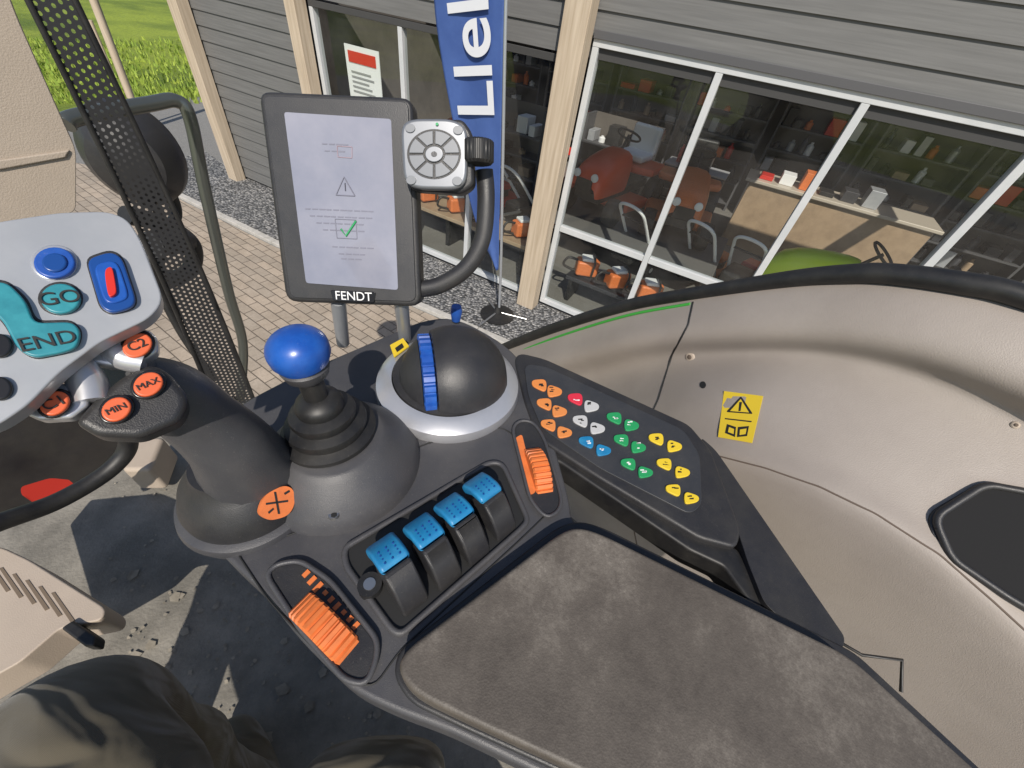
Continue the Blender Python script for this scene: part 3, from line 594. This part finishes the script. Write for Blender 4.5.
# joystick
js=G("multifunction_joystick");jb=C.pt(254,492)
lathe("base_dish",plast,js,[(.06,-.03),(.072,-.015),(.076,.0),(.074,.007),(.064,.012)],jb,UP,80)
JA=(WD(215,440,.40)-jb).normalized()
lathe("base_ball",plast2,js,[(.067,.006),(.067,.02),(.060,.037),(.050,.05),(.042,.06),(.040,.066)],jb,(JA*.25+UP).normalized(),80)
tube("shaft",plast,js,[WD(250,470,.43),WD(232,446,.385),WD(203,420,.35),WD(170,396,.32),WD(140,390,.305),WD(108,388,.285)],[.046,.036,.0295,.028,.027,.022],flat=1)
pm=WD(60,315,.245);JP=Pl(pm,(CAM-pm).normalized()*.8+UP*.55)
prism("head_plate",lgrey,js,JP,[(-70,235),(0,221),(60,212),(108,211),(128,219),(141,240),(164,300),(150,318),(100,342),(60,372),(28,405),(0,424),(-70,450)],0,.016,.006,r=12,seg=4)
prism("head_edge",plast2,js,JP,[(-70,245),(60,225),(120,228),(155,300),(100,335),(0,410),(-70,440)],-.016,.018,.004,r=12)
JP2=Pl(WD(110,380,.27),JP.n)
prism("silver_fork",silver,js,JP2,[(148,328),(158,338),(158,352),(140,362),(112,366),(92,362),(84,350),(108,338)],.004,.014,.004,r=5)
prism("silver_fork",silver,js,JP2,[(20,398),(50,378),(66,384),(84,392),(90,404),(72,418),(40,420),(24,414)],.004,.014,.004,r=5)
tube("fork_arm",silver,js,[JP2.pt(60,350),JP2.pt(85,378),JP2.pt(92,402)],.010);tube("fork_arm",silver,js,[JP2.pt(100,330),JP2.pt(120,355),JP2.pt(145,362)],.009)
prism("neck",plast2,js,JP2,[(72,422),(92,400),(120,376),(150,362),(170,372),(190,398),(182,420),(140,438),(95,436)],.006,.03,.009,r=10)
def btn(nm,mat,pl,o,off,th=.004,bev=.0012): prism(nm,mat,js,pl,o,off,th,bev)
for u,v,t,o in ((137,345,"C2",.009),(54,403,"C1",.009),(116,409,"MIN",.011),(148,384,"MAX",.011)):
    btn("button_bezel",gloss,JP2,circ(u,v,19,14,rot=-.4),o-.001);btn("button",orb,JP2,circ(u,v,15.5,11.5,rot=-.4),o+.002);text("button_text",t,ink,js,JP2,(u,v),(u+10,v-4),.009 if len(t)<3 else .006,o+.0026)
btn("button_bezel",silver,JP,circ(54,262,24,18),.001);btn("button",blue,JP,circ(54,262,21,15.5),.004);btn("button",dblue,JP,circ(54,262,13,9.5),.0055)
btn("button_bezel",plast2,JP,circ(60,298,23,17),.001);btn("button",teal,JP,circ(60,298,20,15),.004);text("button_text","GO",ink,js,JP,(60,298),(75,296),.012,.0046)
for m,g1,o in ((plast2,0,.001),(teal,2.5,.005)):
    btn("button_end",m,JP,rnd([(-10,278+g1),(8+0,280+g1),(28-g1,298+g1),(36-g1,320+g1),(72,319+g1),(83-g1,330),(80-g1,346),(66,354-g1),(34,360-g1),(18,350),(2,322-g1),(-12,310)],9),o)
text("button_text","END",ink,js,JP,(48,341),(75,336),.012,.0056)
for m,sc_,o in ((plast2,1.08,.001),(dblue,1,.005),(blue,.72,.0062),(red,.42,.0085)):
    cc=(110,281);pts=[(-24,-22),(0,-30),(12,-24),(26,18),(22,26),(2,32),(-10,26)]
    btn("rocker",m,JP,rnd([(cc[0]+x*(sc_ if m!=red else .25),cc[1]+y*(sc_ if m!=red else .5)) for x,y in pts],9),o)
for u,v in ((-2,345),(-2,388)): btn("button",gloss,JP,circ(u,v,14,12),.003)
bpy.context.view_layer.update()
ball=[o for o in GR[js] if o.name.startswith("base_ball")][0];bv=BVHTree.FromObject(ball,bpy.context.evaluated_depsgraph_get())
def bh_(u,v):
    h=bv.ray_cast(CAM,ray(u,v).normalized());return h[0] if h[0] else C.pt(u,v,.03)
PS=pl3(bh_(268,490),bh_(286,492),bh_(274,508))
prism("symbol_sticker",orange,js,PS,[(260,505),(266,494),(284,485),(294,489),(295,505),(288,516),(270,521),(258,515)],.0045,.0045,0,r=7)
for a in ([(274,492),(276,492),(280,514),(278,514)],[(266,503),(288,500),(288,502),(266,505)],[(268,512),(273,508),(274,509.5),(269,514)],[(284,493),(289,490),(290,492),(285,495)]): prism("symbol_print",ink,js,PS,a,.0051,.0005)
# palm rest
pr=G("palm_rest_wheel");pc0=C.pt(449,388)
lathe("silver_ring",silver,pr,[(.106,-.005),(.110,.006),(.108,.018),(.094,.028),(.085,.030),(.083,.02)],pc0,UP,96)
lathe("inner_ring",plast2,pr,[(.084,.018),(.083,.032),(.07,.034)],pc0,UP,96)
wd=(C.pt(425,345)-C.pt(432,392)).normalized();wn=wd.cross(UP).normalized()
if wn.x<0: wn=-wn
def cap(name,mat,x0,x1,R_,cen):
    n=16;pf=[]
    for i in range(n+1):
        x=x0+(x1-x0)*i/n; pf.append((math.sqrt(max(R_*R_-x*x,1e-8)),x))
    if x0>-R_: pf=[(pf[0][0]*.96,x0-.0005)]+pf
    lathe(name,mat,pr,pf,cen,wn,96)
pbk=M("palm_black",(.024,.024,.027),.40,bump=.2,bs=1000,dust=.10)
dc=pc0+UP*.019+wn*.008
cap("palm_dome",pbk,-.032,.0829,.083,dc);cap("palm_dome_side",pbk,-.0829,-.052,.083,dc)
lathe("blue_wheel",blue,pr,[(.068,-.009),(.0725,-.0075),(.0725,.0075),(.068,.009)],dc-wn*.042,wn,198,mod=lambda t,j:1 if math.sin(t*33)>-.2 else .94,smooth=30)
prism("yellow_sticker",yellow,pr,C,[(390,345),(403,338),(409,346),(394,357)],.034,.002,0);prism("sticker_print",ink,pr,C,[(395,348),(402,343),(404,347),(397,352)],.0348,.0005,0)
for u,v in ((426,407),(474,404)):
    prism("blue_mark",blue,pr,C,circ(u,v,8,3.5),.030,.004,.0008)
lathe("blue_pin",blue,pr,[(.008,0),(.011,.02),(.009,.03)],C.pt(456,320,.01),UP,24)
# keypad
kpd=G("keypad_panel")
ko=[(514,358),(520,352),(545,358),(690,424),(712,450),(742,530),(738,548),(700,538),(600,478),(538,438),(524,400)]
prism("housing",plast2,kpd,C,ko,.004,.03,.005,r=8)
prism("membrane",M("membrane",(.035,.037,.042),.4,dust=.15),kpd,C,[(524,364),(545,366),(684,430),(700,455),(702,505),(690,514),(600,468),(542,428),(528,395)],.006,.003,.0008,r=8)
prism("arm",plast2,kpd,C,[(700,436),(716,450),(846,638),(842,652),(822,648),(778,616),(764,602),(748,562),(728,500)],.002,.035,.007,r=7)
prism("lower_arm",black,kpd,C,[(536,434),(552,434),(700,534),(738,548),(770,606),(756,610),(724,566),(690,550),(560,462),(545,456)],-.006,.04,.005,r=5)
keys=[(540,384,1,orange),(554,389,-1,orange),(545,403,1,orange),(559,409,-1,orange),(549,424,1,orange),(564,430,-1,orange),(576,398,1,redk),(591,404,-1,white),(581,420,1,white),(597,426,-1,white),(587,441,1,cblue),(603,448,-1,cblue),
(615,417,1,green),(631,423,-1,green),(622,439,1,green),(638,445,-1,green),(629,463,1,green),(645,470,-1,green),(657,438,1,yellow),(674,444,-1,yellow),(665,463,1,yellow),(682,470,-1,yellow),(674,489,1,yellow),(691,496,-1,yellow)]
keyor=M("key_orange",(.70,.24,.06),.45,dust=.15);keyw=M("key_white",(.5,.5,.5),.5,dust=.15)
for i,(u,v,f,m) in enumerate(keys):
    bx=u+f*6.6; ap=u-f*8.2
    o=rnd([(bx,v-6.8+1.5),(bx,v+6.8+1.5),(ap,v+3.4-f*2),(ap,v-2.4-f*2)],5.5,4)
    mm={orange:keyor,white:keyw}.get(m,m)
    prism("key",mm,kpd,C,o,.0085,.003,.0008)
    mk=white if m in(green,cblue,redk) else ink
    R2=random.Random(i)
    for j in range(3):
        x=u+R2.uniform(-2,2)+f*1;y=v+R2.uniform(-2,3);w=R2.uniform(.8,2.2)
        prism("key_symbol",mk,kpd,C,[(x-w,y-.5),(x+w,y-.2+R2.uniform(-1,1)),(x+w,y+.5),(x-w,y+.5)],.0089,.0004)
prism("bracket",plast2,cs,C,[(612,540),(640,552),(640,560),(612,548)],-.01,.03,.003)
# ================================================================ DISPLAY
dt=G("display_terminal");DP=pl3(WD(258,90,.465),WD(412,97,.465),WD(288,303,.545))
oo=[(257,90),(412,97),(421,307),(285,302)]
prism("housing",plast2,dt,DP,oo,0,.03,.006,r=12,seg=4)
prism("bezel",M("bezel_charcoal",(.035,.035,.038),.4,bump=.15,bs=1000,dust=.08),dt,DP,[(262,95),(408,101),(416,302),(290,298)],.002,.004,.0015,r=8)
scr=M("screen",(.20,.21,.265),.10,col2=(.28,.28,.33),ns=5,emit=.14,coat=.5)
prism("screen",scr,dt,DP,[(284,112),(391,119),(398,290),(306,283)],.0035,.002,0,r=3)
gt=M("screen_text",(.19,.19,.24),.4)
for v,l,r_ in ((143,322,352),(150,324,350),(208,300,372),(215,304,368),(222,310,362),(229,316,358),(246,324,366),(253,330,360),(258,332,358)):
    for k in range(int((r_-l)/7)):
        a=l+k*7+ (v-143)*.08
        prism("text_line",gt,dt,DP,[(a,v+k*.3),(a+5+(k%3)*.6,v+.3+k*.3),(a+5+(k%3)*.6,v+1.5+k*.3),(a,v+1.3+k*.3)],.004,.0005)
def outline(pts,mat,w,name="icon"):
    for i in range(len(pts)):
        a=DP.pt(*pts[i],.0038);b=DP.pt(*pts[(i+1)%len(pts)],.0038);tube(name,mat,dt,[a,b],w,False,6)
outline([(344,177),(355,196),(336,195)],gt,.0007);outline([(345,183),(345.5,191)],gt,.0007)
outline([(335,219),(356,220),(357,239),(337,238)],gt,.0005);
tube("check_mark",green,dt,[DP.pt(341,229,.0042),DP.pt(346,236,.0042),DP.pt(356,221,.0042)],.0014,False,8)
outline([(337,146),(352,147),(352,158),(338,157)],M("pinktext",(.38,.28,.32),.5),.0005)
prism("badge",gloss,dt,DP,[(330,290),(376,292),(374,303),(333,301)],.0035,.003,.001,r=2);text("badge_text","FENDT",white,dt,DP,(353.5,296.5),(376,297.6),.0165,.0045)
for u in (342,405):
    p=W(u,338,.45);tube("stand_post",lgrey,dt,[DP.pt(u-4,300,-.02),p-UP*.01],.0105,False)
tube("bracket_arm",plast2,dt,[DP.pt(484,170,-.015),DP.pt(486,200,-.015),DP.pt(482,240,-.015),DP.pt(466,268,-.015),DP.pt(440,285,-.015),DP.pt(415,290,-.015)],.0115,flat=.8)
RP=Pl(DP.pt(435,155,.03),DP.n)
padm=M("pad_grey_metal",(.24,.25,.27),.35,.5);pkm=M("pad_key_grey",(.20,.21,.23),.4)
prism("remote_back",plast2,dt,RP,[(404,122),(462,118),(472,132),(474,185),(462,194),(410,190)],-.010,.03,.005,r=6)
prism("remote_pad",padm,dt,RP,[(400,126),(410,118),(452,118),(467,127),(467,180),(458,190),(414,189),(403,180)],0,.014,.004,r=12)
prism("pad_disc",plast2,dt,RP,circ(434,154,27,25,40),.0008,.002)
prism("pad_key",padm,dt,RP,circ(434,154,9,8),.003,.003,.0008);prism("pad_key_center",plast,dt,RP,circ(434,154,3,2.7),.0036,.001)
for k in range(8):
    a=k*math.pi/4+.39;q=[]
    for r_,sg2 in ((11,1),(25,-1)):
        for j in range(5):
            t=a+sg2*(-.34+.17*j)*(1 if r_>20 else .85);q.append((434+r_*math.cos(t),154+r_*.93*math.sin(t)))
    prism("pad_key",pkm,dt,RP,q,.0024,.002,.0006)
for (u,v) in ((410,128),(458,130),(411,180),(457,181)): prism("pad_key",pkm,dt,RP,circ(u,v,5,4.5),.0018,.002,.0005)
prism("led",green,dt,RP,circ(437,124,1.5),.002,.001)
lathe("side_knob",black,dt,[(.017,-.01),(.019,-.008),(.019,.012),(.016,.015)],RP.pt(478,150,-.012),(RP.pt(478,170)-RP.pt(478,150)).normalized(),120,mod=lambda t,j:1 if math.sin(t*24)>0 else .95)
# ================================================================ DRIVER
trous=bpy.data.materials.new("brown_trousers");trous.use_nodes=True;nt=trous.node_tree;b=nt.nodes["Principled BSDF"];b.inputs["Roughness"].default_value=.9
b.inputs["Sheen Weight"].default_value=.25
tc=nt.nodes.new("ShaderNodeTexCoord")
n1=nt.nodes.new("ShaderNodeTexNoise");n1.inputs["Scale"].default_value=4;n1.inputs["Detail"].default_value=5;nt.links.new(tc.outputs["Object"],n1.inputs["Vector"])
cr=nt.nodes.new("ShaderNodeValToRGB");cr.color_ramp.elements[0].position=.35;cr.color_ramp.elements[0].color=(.085,.072,.047,1);cr.color_ramp.elements[1].position=.7;cr.color_ramp.elements[1].color=(.115,.098,.067,1)
nt.links.new(n1.outputs[0],cr.inputs[0]);nt.links.new(cr.outputs[0],b.inputs["Base Color"])
wv=nt.nodes.new("ShaderNodeTexWave");wv.inputs["Scale"].default_value=260;wv.inputs["Distortion"].default_value=.6;nt.links.new(tc.outputs["Object"],wv.inputs["Vector"])
b1_=nt.nodes.new("ShaderNodeBump");b1_.inputs["Strength"].default_value=.35;b1_.inputs["Distance"].default_value=.0006;nt.links.new(wv.outputs[1],b1_.inputs["Height"])
mpf=nt.nodes.new("ShaderNodeMapping");mpf.inputs["Rotation"].default_value=(0,0,math.radians(40));mpf.inputs["Scale"].default_value=(1,3.2,1.5);nt.links.new(tc.outputs["Object"],mpf.inputs["Vector"])
nf=nt.nodes.new("ShaderNodeTexNoise");nf.inputs["Scale"].default_value=8;nf.inputs["Detail"].default_value=1.5;nf.inputs["Distortion"].default_value=.8;nt.links.new(mpf.outputs[0],nf.inputs["Vector"])
b2_=nt.nodes.new("ShaderNodeBump");b2_.inputs["Strength"].default_value=.8;b2_.inputs["Distance"].default_value=.035;nt.links.new(nf.outputs[0],b2_.inputs["Height"]);nt.links.new(b1_.outputs[0],b2_.inputs["Normal"]);nt.links.new(b2_.outputs[0],b.inputs["Normal"])
dr=G("seated_driver")
def skin(name,chain,mat,g,edges=None,root=0,sub=2):
    me=bpy.data.meshes.new(name);E=edges or [(i,i+1) for i in range(len(chain)-1)]
    me.from_pydata([tuple(c[0]) for c in chain],E,[]);o=add(name,me,mat,g);m=o.modifiers.new("k",'SKIN');m.use_smooth_shade=True
    for i,c in enumerate(chain):
        r=c[1];o.data.skin_vertices[0].data[i].radius=(r,r) if not isinstance(r,tuple) else r;o.data.skin_vertices[0].data[i].use_root=(i==root)
    s=o.modifiers.new("s",'SUBSURF');s.levels=sub;s.render_levels=sub;return o
fwdv=Vector((-.75,.66,0));side=Vector((-.66,-.75,0))
pel=Vector((-.06,-.36,EYE-.68))
k1_=W(30,712,.53);f1_=Vector((k1_.x,k1_.y,EYE-1.07))+fwdv*-.10
k2v=k1_+side*.26;f2_=f1_+side*.26
hip1=pel-side*.05;hip2=pel+side*.10
ch=[(pel,.13),(hip1,.115),(hip1.lerp(k1_,.35),.108),(hip1.lerp(k1_,.7),.098),(k1_,.088),(k1_.lerp(f1_,.5),.066),(f1_,.052),(f1_+fwdv*.16,.04),
    (hip2,.115),(hip2.lerp(k2v,.35),.108),(hip2.lerp(k2v,.7),.098),(k2v,.088),(k2v.lerp(f2_,.5),.066),(f2_,.052),(f2_+fwdv*.16,.04)]
body=skin("trousers",ch,trous,dr,[(0,1),(1,2),(2,3),(3,4),(4,5),(5,6),(6,7),(0,8),(8,9),(9,10),(10,11),(11,12),(12,13),(13,14)],sub=3)
tex2=bpy.data.textures.new("folds2",'CLOUDS');tex2.noise_scale=.11;tex2.noise_depth=0
dm=body.modifiers.new("d",'DISPLACE');dm.texture=tex2;dm.strength=.026;dm.mid_level=.5;dm.texture_coords='GLOBAL'
jh=[(W(430,860,.60),.09),(W(368,822,.60),.072),(W(322,796,.60),.05),(W(300,784,.61),.03)]
jk=skin("jacket_hem",jh,trous,dr,sub=3)
dm=jk.modifiers.new("d",'DISPLACE');dm.texture=tex2;dm.strength=.015;dm.mid_level=.5;dm.texture_coords='GLOBAL'
st_=G("driver_seat");prism3("seat_cushion",M("seat_fabric",(.05,.05,.055),.9,bump=.6,bs=300),st_,[pel+fwdv*a+side*b-UP*.15 for a,b in ((-.2,-.25),(.22,-.24),(.26,0),(.22,.24),(-.2,.25))],UP*-.12,.04)
prism3("seat_base",plast2,st_,[pel+fwdv*a+side*b-UP*.275 for a,b in ((-.15,-.18),(.12,-.18),(.12,.18),(-.15,.18))],UP*-.12,.02)
# ================================================================ group transforms
bpy.context.view_layer.update()
dead=[]
for e,ch in GR.items():
    ps=[o.matrix_world@Vector(c) for o in ch for c in o.bound_box]
    if not ps: dead.append(e);continue
    lo=Vector([min(p[i] for p in ps) for i in range(3)]);hi=Vector([max(p[i] for p in ps) for i in range(3)])
    e.location=((lo.x+hi.x)/2,(lo.y+hi.y)/2,lo.z)
for e in dead: GR.pop(e);bpy.data.objects.remove(e)
bpy.context.view_layer.update()
for e,ch in GR.items():
    iv=e.matrix_world.inverted()
    for o in ch:
        o.parent=e;o.matrix_parent_inverse=iv
# ================================================================ light
w=bpy.data.worlds.new("World");sc.world=w;w.use_nodes=True;nt=w.node_tree
sky=nt.nodes.new("ShaderNodeTexSky");sky.sky_type='NISHITA';sky.sun_disc=False
sv=Vector((.10,-.76,.78)).normalized();el=math.asin(sv.z);az=math.atan2(sv.x,sv.y)
sky.sun_elevation=el;sky.sun_rotation=az
nt.links.new(sky.outputs[0],nt.nodes["Background"].inputs[0]);nt.nodes["Background"].inputs[1].default_value=.11
sd=bpy.data.lights.new("sun",'SUN');sd.energy=4.5;sd.angle=math.radians(.5);sd.color=(1,.93,.83);so_=bpy.data.objects.new("sun",sd);sc.collection.objects.link(so_)
so_.rotation_euler=sv.to_track_quat('Z','Y').to_euler()
sc.view_settings.view_transform='Standard';sc.view_settings.look='None';sc.view_settings.exposure=0
